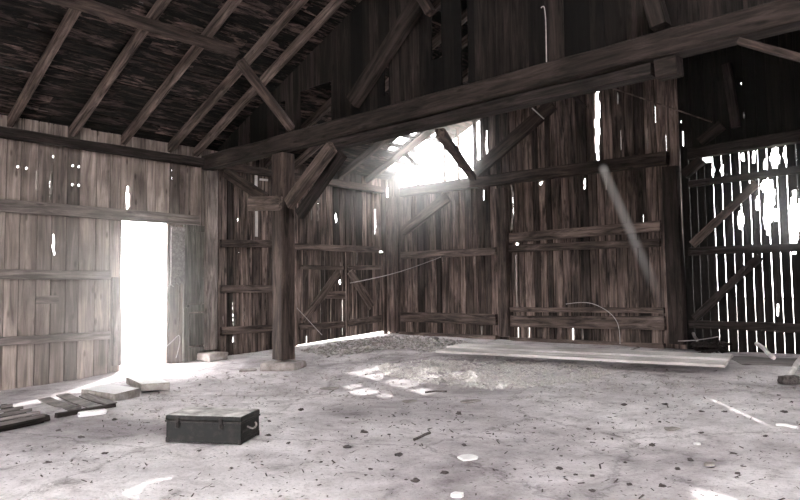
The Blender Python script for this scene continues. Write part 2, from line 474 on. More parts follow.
wu = boards('wall_back', PBf, SLX, RIGHT, lambda u: (ztop_s(u) if u < SLX + 4.2 else -0.3), roofB, hb, 0.14, 0.24, (0.004, 0.02), M_SHADEBOARD, 33, tonerange=(0, 0.4))
tag(wu, 'dark gable boarding above the open-jointed board wall', None, None, 'structure')

# ---- walls behind the camera, with a wagon doorway added to light the barn
OPEN = [(-6.5, -3.0, -0.3, 2.5)]
wf = boards('wall_front', lambda u, z, d: (u, FRONT + d, z), -A, RIGHT, lambda u: -0.3, roofB, OPEN, 0.3, 0.4, (0.0, 0.01), M_WALL, 41)
tag(wf, 'board wall behind the viewer with a wagon doorway added for light', None, None, 'structure')
wr = boards('wall_right', lambda u, z, d: (RIGHT - d, u, z), FRONT, B, lambda u: -0.3, lambda u: ZE + 0.03, [], 0.3, 0.4, (0.0, 0.01), M_WALL, 43)
tag(wr, 'board wall on the far side out of view', None, None, 'structure')

# ---- roof: sheathing boards along the barn, then the roofing over them
SL = math.sqrt(1 + TP * TP)
def roof_holes():
    """holes in the left slope as (y0,y1,x0,x1)"""
    h = []
    # the broken corner by the gable
    for (ya, yb, xa, xb) in ((10.32, 10.62, -9.75, -9.55), (10.22, 10.62, -9.5, -9.2), (10.4, 10.62, -9.15, -8.95), (10.78, B + 0.4, -10.4, -10.05), (10.78, B + 0.4, -10.0, -9.6), (10.78, B + 0.4, -9.55, -9.1), (10.78, 11.2, -9.05, -8.7), (11.0, 11.16, -8.2, -8.14)):
        h.append((ya, yb, xa, xb))
    return h
RH = roof_holes()
PATCH = []
rgp = random.Random(12)
def add_patch(px, py, du, dv):  # unseen roof holes, added to throw sun patches on the floor
    q = up_to_roof(onF(px, py))
    h = (q.y - du / 2, q.y + du / 2, q.x - dv / 2, q.x + dv / 2)
    RH.append(h); PATCH.append(q)
def roof_board_slope(name, side, holes, seed, lab):
    rg = random.Random(seed)
    bm = bmesh.new(); tl = bm.loops.layers.float_color.new('tone')
    x = -A - 0.35
    Y0, Y1 = FRONT - 0.3, B + 0.3
    while x < RIDGE - 0.001:
        w = min(rg.uniform(0.13, 0.24), RIDGE - x); g = rg.uniform(0.002, 0.02)
        y = Y0
        while y < Y1:
            ln = rg.uniform(1.6, 4.2); ye = min(y + ln, Y1)
            tone = (rg.random() ** 1.3, rg.random(), rg.random(), 1)
            of = rg.uniform(0, 0.012)
            def P(u, z, d): 
                X = z if side < 0 else 2 * RIDGE - z
                return (X, u, roof_z(z) + d)
            for q in strips(y, ye, lambda u: x + g / 2, lambda u: x + w - g / 2, holes):
                add_quadbox(bm, tl, P, q, of, of + 0.022, tone)
            y = ye + 0.004
        x += w
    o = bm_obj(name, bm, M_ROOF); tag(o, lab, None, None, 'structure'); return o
def roofing(name, side, holes, lab):
    bm = bmesh.new(); tl = bm.loops.layers.float_color.new('tone')
    def P(u, z, d):
        X = z if side < 0 else 2 * RIDGE - z
        return (X, u, roof_z(z) + d)
    for q in strips(FRONT - 0.4, B + 0.4, lambda u: -A - 0.5, lambda u: RIDGE, holes):
        add_quadbox(bm, tl, P, q, 0.045, 0.075, (0.5, 0.5, 0.5, 1))
    o = bm_obj(name, bm, M_SHINGLE); tag(o, lab, None, None, 'structure'); return o

for (px, py, du, dv) in ((110, 498, 0.09, 0.10), (124, 494, 0.10, 0.12), (139, 490, 0.10, 0.11), (121, 486, 0.06, 0.08), (134, 482, 0.08, 0.08), (149, 482, 0.09, 0.10), (163, 478, 0.10, 0.10), (148, 474, 0.07, 0.08), (174, 475, 0.09, 0.08), (154, 490, 0.07, 0.06), (136, 497, 0.07, 0.07), (161, 471, 0.06, 0.06), (176, 469, 0.06, 0.06),
                         (708, 492, 0.2, 0.24), (716, 502, 0.22, 0.26)):
    add_patch(px, py, du, dv)
# worn joints that let light through at the upper corner
thin = []
for (x0, y0, x1, y1) in ((0, 66, 26, 72.5), (22, 107, 48, 112), (78, 127, 90, 131), (190, 85, 200, 87)):
    a, b = onR(x0, y0), onR(x1, y1)
    thin.append((min(a.y, b.y), max(a.y, b.y), (a.x + b.x) / 2 - 0.012, (a.x + b.x) / 2 + 0.012))
for (x0, y0) in ((36, 25), (141, 4), (338, 6)):
    a = onR(x0, y0); thin.append((a.y - 0.03, a.y + 0.03, a.x - 0.02, a.x + 0.02))
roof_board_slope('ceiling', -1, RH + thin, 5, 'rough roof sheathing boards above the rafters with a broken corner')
roofing('roof', -1, RH + thin, 'outer roofing over the broken roof slope')
SKY_GAP = [(-3.9, 0.6, -8.0, -2.6)]     # unseen roof opening behind the viewer, added to light the near floor
roof_board_slope('ceiling', 1, SKY_GAP, 6, 'roof sheathing of the far slope out of view')
roofing('roof', 1, SKY_GAP, 'outer roofing of the far slope')

# ---- boarded partition over the tie beam
PY = BY + 0.17
def PP(u, z, d): return (u, PY - d, z)
gapL, gapR = onY(296, 90, PY).x, onY(310, 90, PY).x
hp = [(onY(299, 100, PY).x, onY(331, 100, PY).x, 3.0, 4.55)]
for (x0, x1, y0, y1) in ((384, 388, 40, 96), (431, 440, -10, 60), (462, 466, -30, 120), (278, 285, 100, 150)):
    a, b = onY(x0, y1, PY), onY(x1, y0, PY); hp.append((a.x, b.x, a.z, b.z if y0 > 0 else 9))
wp = boards('wall_partition', PP, -A + 0.12, RIGHT - 0.1, lambda u: 3.82, lambda u: roof_z(u) - 0.02, hp, 0.13, 0.26, (0.0, 0.003), M_SHADEBOARD, 51, backing=False, jit=0.012)
tag(wp, 'vertical boards closing the roof space above the big tie beam', None, None, 'structure')

# ------------------------------------------------------------------ TIMBERS
# rafters under the left slope
RAFT = [(2.2, 'rafter nearest the camera, cut off by the picture edge'),
        (3.14, 'rafter at the upper corner of the roof, first in front of the side wall'),
        (4.03, 'second rafter from the front, above the boards before the doorway'),
        (4.86, 'third rafter from the front, above the open doorway'),
        (5.70, 'fourth rafter from the front, just before the tie beam'),
        (6.22, 'fifth rafter, against the boarded partition over the tie beam'),
        (7.78, 'rafter just behind the boarded partition'),
        (8.45, 'second rafter behind the boarded partition'),
        (9.0, 'rafter above the near half of the double gate'),
        (9.83, 'sunlit rafter seen under the tie beam, above the double gate'),
        (10.7, 'brightly lit rafter crossing the hole in the roof')]
for Y, lab in RAFT:
    x0, x1 = -A - 0.3, RIDGE - 0.12
    zz = lambda X: roof_z(X) - 0.008
    tag(timber('rafter', (x0, Y, zz(x0)), (x1, Y, zz(x1)), 0.092, 0.14, (TP, 0, -1), M_RAIL, jit=0.008), lab, 'rafter', 'rafters of the roof')
# wall plate on the side wall
pz = onL(0, 130, 0.2).z
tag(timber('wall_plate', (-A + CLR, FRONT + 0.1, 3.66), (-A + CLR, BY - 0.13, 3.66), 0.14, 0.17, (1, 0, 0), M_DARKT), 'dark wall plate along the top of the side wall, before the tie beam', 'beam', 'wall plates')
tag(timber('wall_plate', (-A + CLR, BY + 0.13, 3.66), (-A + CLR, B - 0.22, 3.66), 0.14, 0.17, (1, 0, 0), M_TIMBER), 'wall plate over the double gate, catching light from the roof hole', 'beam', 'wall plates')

# purlin and strut at the upper corner
P1 = onR(237, 49, 0.185); P0 = Vector((P1.x, FRONT + 0.2, P1.z))
pur = timber('purlin', P0, P1, 0.13, 0.13, (TP, 0, -1), M_TIMBER, jit=0.008); tag(pur, 'long purlin crossing under the rafters in the upper corner', 'beam')
ST0 = onY(292, 131, BY - 0.02); ST0.z = 3.87
tag(timber('strut', P1 + Vector((0, 0.03, -0.16)), ST0, 0.12, 0.12, (0.4, -1, 0), M_TIMBER, mid=True), 'slanting strut from the purlin end down to the tie beam', 'brace')

# the bent
TZ0, TZ1 = 3.55, 3.80
tag(timber('tie_beam', (-A + CLR, BY, TZ0), (1.9, BY, TZ0), 0.25, TZ1 - TZ0, (0, 0, 1), M_SHADEBEAM, jit=0.018), 'massive hewn tie beam spanning the barn above the open floor', 'beam')
xb0, xb1 = onY(331, 142, BY).x, onY(655, 71, BY).x
tag(timber('bolster_beam', (xb0, BY + 0.02, TZ0 - 0.15), (xb1, BY + 0.02, TZ0 - 0.15), 0.18, 0.13, (0, 0, 1), M_DARKT, jit=0.014), 'thinner dark beam fixed along the underside of the tie beam', 'beam')
tag(timber('corbel_block', (xb1 + 0.01, BY + 0.0, TZ0 - 0.2), (xb1 + 0.26, BY + 0.0, TZ0 - 0.2), 0.18, 0.19, (0, 0, 1), M_SHADEBEAM), 'short block under the tie beam at the end of the bolster beam', 'block')
fzp = floor_z(-A + 0.2, BY)
def post(x, y, s, z0, z1, lab, mat=M_TIMBER, s2=None, name='timber_post'):
    o = timber(name, (x, y, z0), (x, y, z1), s, s2 or s, (0, -1, 0), mat, jit=0.015, mid=True); tag(o, lab, 'post'); return o
PX = -8.36
zc = floor_z(PX, BY)
STN = 0.10
post(PX, BY, 0.27, zc + STN + 0.02, TZ0 - 0.02, 'thick freestanding post on a stone pad, holding up the tie beam')
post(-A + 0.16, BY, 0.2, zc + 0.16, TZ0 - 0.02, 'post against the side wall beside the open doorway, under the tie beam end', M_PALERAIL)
post(1.75, BY, 0.26, zc + 0.0, TZ0 - 0.02, 'post under the far end of the tie beam, out of view')
# second half post behind the thick one (its dark flank)
# knee braces at the thick post
def bent(name, a, b, w, d, off, lab, mat=M_TIMBER, cat='brace', z0=None, z1=None):
    Y = BY + off
    p0, p1 = onY(a[0], a[1], Y), onY(b[0], b[1], Y)
    if z0: p0.z = z0
    if z1: p1.z = z1
    o = timber(name, p0, p1, w, d, (0, -1, 0), mat, mid=True); tag(o, lab, cat); return o
bent('knee_brace', (288, 205), (333, 146), 0.19, 0.11, -0.215, 'stout knee brace rising from the thick post towards the gable side', M_RAIL)
bent('knee_brace', (299, 216), (343, 153), 0.17, 0.10, -0.02, 'second knee brace just behind the stout one on the thick post', M_DARKT)
bent('knee_brace', (226, 173), (266, 199), 0.17, 0.12, 0.05, 'knee brace sloping from the tie beam down to the thick post on its doorway side')
bent('bolster_block', (249, 204), (281, 203), 0.23, 0.08, -0.20, 'short horizontal block nailed across the thick post', M_RAIL, 'block')
# things on the partition
bent('diagonal_brace', (352, 104), (440, -30), 0.24, 0.12, 0.06, 'broad diagonal timber rising over the boarded partition', cat='brace', mat=M_SHADEBEAM)
bent('hanging_strut', (431, 14), (414, -14), 0.11, 0.11, -0.12, 'cut timber end hanging from the dark roof above the partition', cat='brace')
bent('roof_strut', (661, 29), (650, -12), 0.16, 0.16, -0.10, 'round-edged strut standing on the tie beam', cat='brace', mat=M_SHADEBEAM)
bent('diagonal_brace', (738, 41), (806, 59), 0.06, 0.08, -0.12, 'thin light brace under the outer stretch of the tie beam')

# back wall timbers
def B_(name, a0, a1, b0, b1, depth, lab, cat='rail', mat=None, group=None, **k): return pxt(name, 'B', a0, a1, b0, b1, depth, lab, cat, mat, group, **k)
def L_(name, a0, a1, b0, b1, depth, lab, cat='rail', mat=None, group=None, **k): return pxt(name, 'L', a0, a1, b0, b1, depth, lab, cat, mat, group, **k)
B_('girt_beam', (399, 187), (399, 197), (667, 151), (667, 163), 0.17, 'heavy girt beam across the gable wall, brightly lit at its corner end', 'beam', M_TIMBER)
B_('girt_beam', (686, 149), (686, 159), (800, 129), (800, 141), 0.17, 'dark girt beam over the open-jointed boards', 'beam', M_DARKT, ext1=3)
post(-A + 0.27, B - 0.14, 0.2, 0.24, onB(390, 198).z, 'corner post between the double gate and the gable wall', M_RAIL)
B_('wall_stud', (495, 188), (504, 187), (499, 338), (508, 338), 0.14, 'upright stud in the middle of the gable wall', 'post')
B_('timber_post', (661, 165), (676, 164), (669, 346), (684, 346), 0.2, 'heavy dark post between the closed boards and the slatted boards', 'post', M_SHADEBEAM)
B_('wall_rail', (400, 252), (400, 259), (496, 247), (496, 255), 0.08, 'middle rail of the gable wall from corner post to stud')
B_('wall_rail', (508, 233.5), (508, 242.5), (661, 220), (661, 231), 0.09, 'upper of the paired middle rails between the stud and the dark post')
B_('wall_rail', (508, 246), (508, 252), (661, 237.5), (661, 247), 0.07, 'lower of the paired middle rails between the stud and the dark post')
B_('wall_rail', (400, 312), (400, 322), (496, 314.5), (496, 325), 0.09, 'low rail of the gable wall from corner post to stud')
B_('wall_rail', (509, 307), (509, 312), (665, 308), (665, 313), 0.06, 'thin upper one of the two low rails beside the dark post')
B_('wall_rail', (509, 315.5), (509, 327), (665, 316.5), (665, 330), 0.09, 'broad low rail above the sill beside the dark post')
B_('sill_beam', (398, 331.5), (398, 337), (496, 336), (496, 342), 0.1, 'sill at the foot of the gable wall near the corner', 'beam', M_RAIL)
B_('sill_beam', (510, 337.5), (510, 344), (665, 344), (665, 351), 0.1, 'sill at the foot of the gable wall behind the long planks', 'beam', M_RAIL)
B_('corner_brace', (398, 229), (404, 236), (441, 195), (453, 197), 0.1, 'short brace from the corner post up to the girt beam', 'brace')
B_('gable_brace', (470, 168), (478, 176), (548, 99), (557, 107), 0.1, 'long brace rising from the girt beam into the dark gable', 'brace', M_TIMBER)
ga, gb_ = onY(440, 128, BY + 0.22), onB(473, 175, 0.26)
tag(timber('dragon_brace', ga, gb_, 0.13, 0.12, (0, 0, -1), M_RAIL), 'brace silhouetted against the bright hole under the roof', 'brace')
B_('gable_brace', (570, 95), (574, 95), (584, 109), (588, 107), 0.06, 'small slanting batten high on the gable beside the tall slit', 'brace', M_DARKT)
B_('wall_stud', (721, 62), (730, 62), (731, 128), (740, 128), 0.1, 'dim stud above the dark girt beam', 'post', M_DARKT)
B_('wall_rail', (687, 181), (687, 187.5), (800, 165), (800, 173), 0.07, 'top rail of the open-jointed boards', 'rail', M_DARKT, ext1=2.5)
B_('wall_rail', (687, 247), (687, 256), (800, 243), (800, 251), 0.05, 'middle rail behind the slanting battens of the open-jointed boards', 'rail', M_DARKT, ext1=2.5)
B_('wall_rail', (687, 320), (687, 328), (800, 324), (800, 333), 0.07, 'bottom rail of the open-jointed boards', 'rail', M_DARKT, ext1=2.5)
B_('batten_brace', (688, 243), (694, 248), (753, 180), (761, 184), 0.05, 'upper slanting batten across the open-jointed boards', 'brace', M_RAIL, base=0.095)
B_('batten_brace', (689, 318), (696, 322), (757, 253), (765, 257), 0.05, 'lower slanting batten across the open-jointed boards', 'brace', M_DARKT, base=0.095)
B_('knee_brace', (679, 172), (684, 179), (699, 155), (704, 162), 0.12, 'little knee brace between the dark post and the girt beam', 'brace', M_SHADEBEAM, base=0.24)
B_('gable_brace', (694, 140), (703, 146), (718, 121), (727, 126), 0.1, 'stub of timber standing on the dark girt beam', 'brace', M_SHADEBEAM)
# left wall timbers
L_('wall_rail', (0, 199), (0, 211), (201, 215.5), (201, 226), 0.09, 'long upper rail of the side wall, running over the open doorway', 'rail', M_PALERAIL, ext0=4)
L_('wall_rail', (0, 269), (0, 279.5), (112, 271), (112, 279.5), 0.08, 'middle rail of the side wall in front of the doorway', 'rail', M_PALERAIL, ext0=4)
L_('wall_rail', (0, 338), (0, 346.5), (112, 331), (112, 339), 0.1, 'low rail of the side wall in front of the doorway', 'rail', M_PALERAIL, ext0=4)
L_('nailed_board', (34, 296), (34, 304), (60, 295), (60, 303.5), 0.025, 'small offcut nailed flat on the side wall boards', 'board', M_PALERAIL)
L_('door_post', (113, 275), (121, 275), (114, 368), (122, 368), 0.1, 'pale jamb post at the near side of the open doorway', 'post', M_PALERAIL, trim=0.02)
L_('wall_rail', (221, 240), (221, 247), (280, 240), (280, 247.5), 0.07, 'upper rail between the doorway post and the thick post')
L_('wall_rail', (221, 285), (221, 293), (280, 285), (280, 293), 0.07, 'middle rail between the doorway post and the thick post')
L_('wall_rail', (221, 327), (221, 335), (280, 324), (280, 332), 0.07, 'low rail between the doorway post and the thick post')
L_('gate_lintel', (290, 242.5), (290, 249.5), (380, 247), (380, 252.5), 0.08, 'lintel rail above the double gate with light under it', 'rail')
L_('pale_batten', (255, 174), (257.5, 174), (255.5, 238), (258, 238), 0.02, 'thin pale upright batten on the boards behind the thick post', 'board', M_PALE)
L_('pale_batten', (259, 178), (259, 180), (269, 179), (269, 181), 0.02, 'thin pale level batten near the top of the wall behind the thick post', 'board', M_PALE)

# ------------------------------------------------------------------ DOORS
def gate(name, ya, yb, zt, label, brace_up, seed, slits):
    """one leaf of the plank gate in the side wall"""
    zb0, zb1 = onL(300, 345).z, onL(382, 331).z
    g = empty(name, (-A, (ya + yb) / 2, zb0), label, None, None, None, 'structure')
    bpy.context.view_layer.update()
    inv = g.matrix_world.inverted()
    def P(u, z, d): return inv @ Vector((-A + d - 0.01, u, z))
    zbot = lambda u: zb0 + (zb1 - zb0) * (u - GA) / (GB - GA)
    boards('gate_boards', P, ya + 0.003, yb - 0.003, zbot, lambda u: zt, slits, 0.13, 0.2, (0.004, 0.016), M_WALL, seed, backing=False, jit=0.004, parent=g, tonerange=(0.1, 0.7))
    return g
for x, y0, y1, w in ((325, 251, 300, 0.004), (331, 300, 335, 0.006), (340.5, 262, 275, 0.004), (343, 300, 335, 0.006), (358, 252, 262, 0.004), (369, 300, 330, 0.006), (378, 285, 300, 0.005), (306, 255, 270, 0.003), (340.5, 280, 284, 0.05), (307, 336, 346, 0.02)):
    slit(sl, onL, x, y0, y1, w)
GZ = GTOP - 0.03
g1 = gate('door_2', GA, GM, GZ, 'near leaf of the plank gate with a rising diagonal brace', 1, 61, sl)
g2 = gate('door_3', GM, GB, GZ, 'far leaf of the plank gate with a falling diagonal brace', -1, 62, sl)
def gp(name, par, *q, depth=0.04, base=0.02): pxt(name, 'L', *q, depth, None, None, M_RAIL, parent=par, base=base)
gp('gate_rail', g1, (299, 264.5), (299, 269), (344.5, 266), (344.5, 270))
gp('gate_rail', g1, (299, 323.5), (299, 330), (345, 321), (345, 328))
gp('gate_brace', g1, (300, 320), (306, 324), (337, 270), (343, 274), base=0.07)
gp('middle_rail', g1, (324, 291), (324, 298), (346, 291), (346, 299))
gp('gate_rail', g2, (348, 266), (348, 270), (382, 265), (382, 269))
gp('gate_rail', g2, (348, 320), (348, 327), (382, 315), (382, 322))
gp('gate_brace', g2, (347, 272), (353, 269), (370, 309), (376, 306), base=0.07)

# panelled door standing ajar behind the doorway
dr0, dr1 = onF(169, 361), onF(200, 357)
dr0.x = -A + 0.14; dr1.x = -A + 0.10
dL = (dr1 - dr0).length; DH = onL(185, 224, 0.12).z - dr0.z - 0.02
dd = empty('door_1', (dr0.x, dr0.y, dr0.z + 0.01), 'old panelled door leaf standing open against the side wall beside the doorway', None, None, (0, 0, math.atan2(dr1.y - dr0.y, dr1.x - dr0.x)), 'structure')
def box_bm(bm, x0, x1, y0, y1, z0, z1, bev=0.0):
    vs = [bm.verts.new((x, y, z)) for z in (z0, z1) for x, y in ((x0, y0), (x1, y0), (x1, y1), (x0, y1))]
    fs = [bm.faces.new([vs[i] for i in f]) for f in ((0, 3, 2, 1), (4, 5, 6, 7), (0, 1, 5, 4), (1, 2, 6, 5), (2, 3, 7, 6), (3, 0, 4, 7))]
    if bev:
        es = list({e for f in fs for e in f.edges})
        bmesh.ops.bevel(bm, geom=es, offset=bev, segments=2, affect='EDGES', profile=0.5)
    return bm
def box(name, par, x0, x1, y0, y1, z0, z1, mat, bev=0.004):
    return bm_obj(name, box_bm(bmesh.new(), x0, x1, y0, y1, z0, z1, bev), mat, par)
# local X along the leaf, -Y faces the room
bm = bmesh.new()
st = 0.11 * dL + 0.03
midz, lowz = 0.36 * DH, 0.10 * DH
for (a, b, c, d) in ((0, st, 0, DH), (dL - st, dL, 0, DH), (st, dL - st, 0, lowz), (st, dL - st, midz, midz + 0.13), (st, dL - st, DH - 0.12, DH)):
    box_bm(bm, a, b, -0.02, 0.02, c, d, 0.003)
bm_obj('door_frame', bm, M_DOOR, dd)
box('lower_panel', dd, st + 0.03, dL - st - 0.03, -0.014, 0.006, lowz + 0.03, midz - 0.03, M_DOOR, 0.008)
mx = 0.56 * dL
box('upper_panel', dd, st + 0.005, mx - 0.02, -0.008, 0.006, midz + 0.14, DH - 0.125, M_DOOR, 0.006)
box('upper_panel', dd, mx + 0.02, dL - st - 0.005, -0.008, 0.006, midz + 0.14, DH - 0.125, M_DOOR, 0.006)
box('muntin_bar', dd, mx - 0.02, mx + 0.02, -0.018, 0.016, midz + 0.13, DH - 0.12, M_DOOR, 0.003)
bm = bmesh.new()
bmesh.ops.create_uvsphere(bm, u_segments=12, v_segments=8, radius=0.028)
bmesh.ops.translate(bm, verts=bm.verts, vec=(st * 0.5, -0.06, midz + 0.1))
bm_obj('door_knob', bm, M_IRON, dd, True)
# a torn plank hanging over the door's upper panel
q0, q1 = onL(178, 227, 0.24), onL(178, 286, 0.24)
bm = bmesh.new()
w2 = 0.13; hh = q0.z - q1.z
pts = [(-w2, 0), (w2, 0), (w2, -hh), (w2 * 0.6, -hh + 0.05), (w2 * 0.25, -hh + 0.01), (-w2 * 0.2, -hh + 0.06), (-w2 * 0.6, -hh - 0.01), (-w2, -hh + 0.03)]
f1 = [bm.verts.new((0, p[0], p[1])) for p in pts]; f2 = [bm.verts.new((0.022, p[0], p[1])) for p in pts]
bm.faces.new(f1); bm.faces.new(f2[::-1])
for i in range(len(pts)): bm.faces.new((f1[i], f1[(i+1) % len(pts)], f2[(i+1) % len(pts)], f2[i]))
tp = bm_obj('torn_board', bm, M_GREYP); tp.location = (q0.x - 0.01, q0.y, q0.z)
tag(tp, 'pale torn board with a ragged lower end hung over the panelled door', 'board')

# ------------------------------------------------------------------ STONES
def rock(name, loc, size, rot, mat, label, cat, group=None, seed=0, flat=0.25, sub=3):
    bm = bmesh.new()
    bmesh.ops.create_cube(bm, size=1.0)
    bmesh.ops.bevel(bm, geom=list(bm.edges), offset=0.12, segments=2, affect='EDGES', profile=0.6)
    bmesh.ops.subdivide_edges(bm, edges=list(bm.edges), cuts=2, use_grid_fill=True)
    for v in bm.verts:
        n = noise.noise_vector(v.co * 2.3 + Vector((seed * 5.1, seed, seed * 2.2)))
        v.co += n * 0.09
    zmin = min(v.co.z for v in bm.verts)
    for v in bm.verts:
        v.co = Vector((v.co.x * size[0], v.co.y * size[1], (v.co.z - zmin) * size[2]))
    o = bm_obj(name, bm, mat, smooth=True); o.location = loc; o.rotation_euler = (0, 0, rot)
    return tag(o, label, cat, group)
FZ = lambda x, y: floor_z(x, y) - 0.012
rock('stone_pad', (PX + 0.02, BY - 0.02, zc - 0.02), (0.60, 0.56, 0.125), 0.5, M_STONE, 'flat stone pad under the thick freestanding post', 'stone', seed=1)
p = onF(264, 358); rock('stone_block', (PX - 0.50, BY + 0.42, FZ(PX, BY)), (0.2, 0.36, 0.16), 0.3, M_STONE, 'squared stone block behind the stone pad of the thick post', 'stone', seed=2)
rock('stone_pad', (-A + 0.29, BY - 0.03, zc - 0.01), (0.42, 0.4, 0.14), 0.1, M_STONE, 'stone block under the doorway post', 'stone', seed=3)
p = onF(248, 371); rock('flat_stone', (p.x, p.y, p.z - 0.01), (0.26, 0.16, 0.04), 0.9, M_STONE, 'small flat stone lying before the stone pad of the thick post', 'stone', seed=4)
p = onF(393, 336); rock('stone_pad', (-A + 0.3, B - 0.16, 0.19), (0.30, 0.12, 0.04), 0.0, M_STONE, 'stone under the corner post by the double gate', 'stone', seed=5)

# ------------------------------------------------------------------ TRUNK
FL, FR, BR = onF(166, 443), onF(241, 446), onF(260.5, 436)
tx = (FR - FL); tL = tx.length; tx.normalize()
tdv = BR - FR; tdv -= tx * tdv.dot(tx); tD = min(0.42, max(0.3, tdv.length)); 
tH = 0.225
ang = math.atan2(tx.y, tx.x)
tr = empty('trunk', (FL.x, FL.y, FL.z + 0.012), 'black metal-bound trunk with a dusty lid standing on the floor', 'trunk', None, (0, 0, ang))
lz = tH * 0.80
box('body', tr, 0, tL, 0, tD, 0, lz, M_TRUNK, 0.006)
box('lid', tr, -0.006, tL + 0.006, -0.006, tD + 0.006, lz + 0.003, tH, M_TRUNK, 0.01)
box('dusty_top', tr, 0.006, tL - 0.006, 0.006, tD - 0.006, tH - 0.002, tH + 0.004, M_LID, 0.002)
box('rim', tr, -0.009, tL + 0.009, -0.009, tD + 0.009, lz - 0.012, lz + 0.002, M_IRON, 0.003)
for k, fx in enumerate((0.16, 0.74)):
    la = box('latch', tr, tL * fx - 0.018, tL * fx + 0.018, -0.02, -0.0095, lz - 0.06, lz + 0.03, M_IRON, 0.003)
    box('latch_loop', la, tL * fx - 0.008, tL * fx + 0.008, -0.03, -0.0205, lz - 0.05, lz - 0.015, M_IRON, 0.003)
for x0, y0 in ((-0.004, -0.004), (tL - 0.026, -0.004), (-0.004, tD - 0.026), (tL - 0.026, tD - 0.026)):
    box('corner_guard', tr, x0, x0 + 0.03, y0, y0 + 0.03, -0.004, 0.04, M_IRON, 0.006)
def tube(name, pts, r, mat, parent=None, seg=8, closed=False):
    cu = bpy.data.curves.new(name, 'CURVE'); cu.dimensions = '3D'; cu.bevel_depth = r; cu.bevel_resolution = 2
    sp = cu.splines.new('NURBS' if len(pts) > 3 else 'POLY'); sp.points.add(len(pts) - 1)
    for a, b in zip(sp.points, pts): a.co = (*b, 1)
    if len(pts) > 3: sp.use_endpoint_u = True; sp.order_u = 3
    cu.use_fill_caps = True
    o = bpy.data.objects.new(name, cu); COL.objects.link(o)
    dg = bpy.context.evaluated_depsgraph_get()
    me = bpy.data.meshes.new_from_object(o.evaluated_get(dg)); me.name = name
    bpy.data.objects.remove(o); bpy.data.curves.remove(cu)
    for p in me.polygons: p.use_smooth = True
    return link(name, me, mat, parent)
hd = tube('handle', [(tL + 0.008, tD * 0.28, lz - 0.05), (tL + 0.03, tD * 0.30, lz - 0.065), (tL + 0.035, tD * 0.5, lz - 0.085), (tL + 0.03, tD * 0.70, lz - 0.065), (tL + 0.008, tD * 0.72, lz - 0.05)], 0.008, M_RUBBLE, tr)
hd['label'] = 'worn pale end handle'
for z0 in (0.03, lz * 0.5):
    box('end_batten', tr, tL, tL + 0.007, 0.03, tD - 0.03, z0, z0 + 0.02, M_IRON, 0.003)
rv = None
for i in range(7):
    for z in (0.02, lz - 0.025):
        if rv is None:
            bm = bmesh.new(); bmesh.ops.create_uvsphere(bm, u_segments=6, v_segments=4, radius=0.005)
            rv = bm_obj('rivet', bm, M_IRON, tr, True); r_ = rv
        else:
            r_ = rv.copy(); COL.objects.link(r_)
        r_.location = (tL * (i + 0.5) / 7, -0.001, z)

# ------------------------------------------------------------------ SLABS AND DEBRIS ON THE FLOOR
def slab(name, fl, fr, back, h, label, mat=M_SLAB, cat='slab', group=None):
    """box with its front bottom edge fl-fr and depth towards back (floor pixels)"""
    a, b, c = onF(*fl), onF(*fr), onF(*back)
    bm = bmesh.new()
    d = c - b
    base = [a, b, b + d, a + d]
    z = floor_z(a.x, a.y) + 0.012
    vs0 = [bm.verts.new((p.x - a.x, p.y - a.y, 0.0)) for p in base]
    vs1 = [bm.verts.new((p.x - a.x, p.y - a.y, h)) for p in base]
    bm.faces.new(vs0[::-1]); bm.faces.new(vs1)
    for i in range(4): bm.faces.new((vs0[i], vs0[(i+1) % 4], vs1[(i+1) % 4], vs1[i]))
    bmesh.ops.bevel(bm, geom=list(bm.edges), offset=0.004, segments=1, affect='EDGES')
    o = bm_obj(name, bm, mat); o.location = (a.x, a.y, z)
    o.data.materials.append(M_WHITE)
    for p in o.data.polygons:
        if p.normal.z > 0.9: p.material_index = 1  # door light on the slab top, painted as a whiter material
    return tag(o, label, cat, group)
slab('stone_slab', (81, 398.5), (115, 401), (140, 395), 0.105, 'pale rectangular slab on the floor behind the warped boards', group='pale slabs on the floor')
slab('stone_slab', (141, 392.5), (170, 390), (153, 384), 0.095, 'second pale slab lying nearest the open doorway', group='pale slabs on the floor')
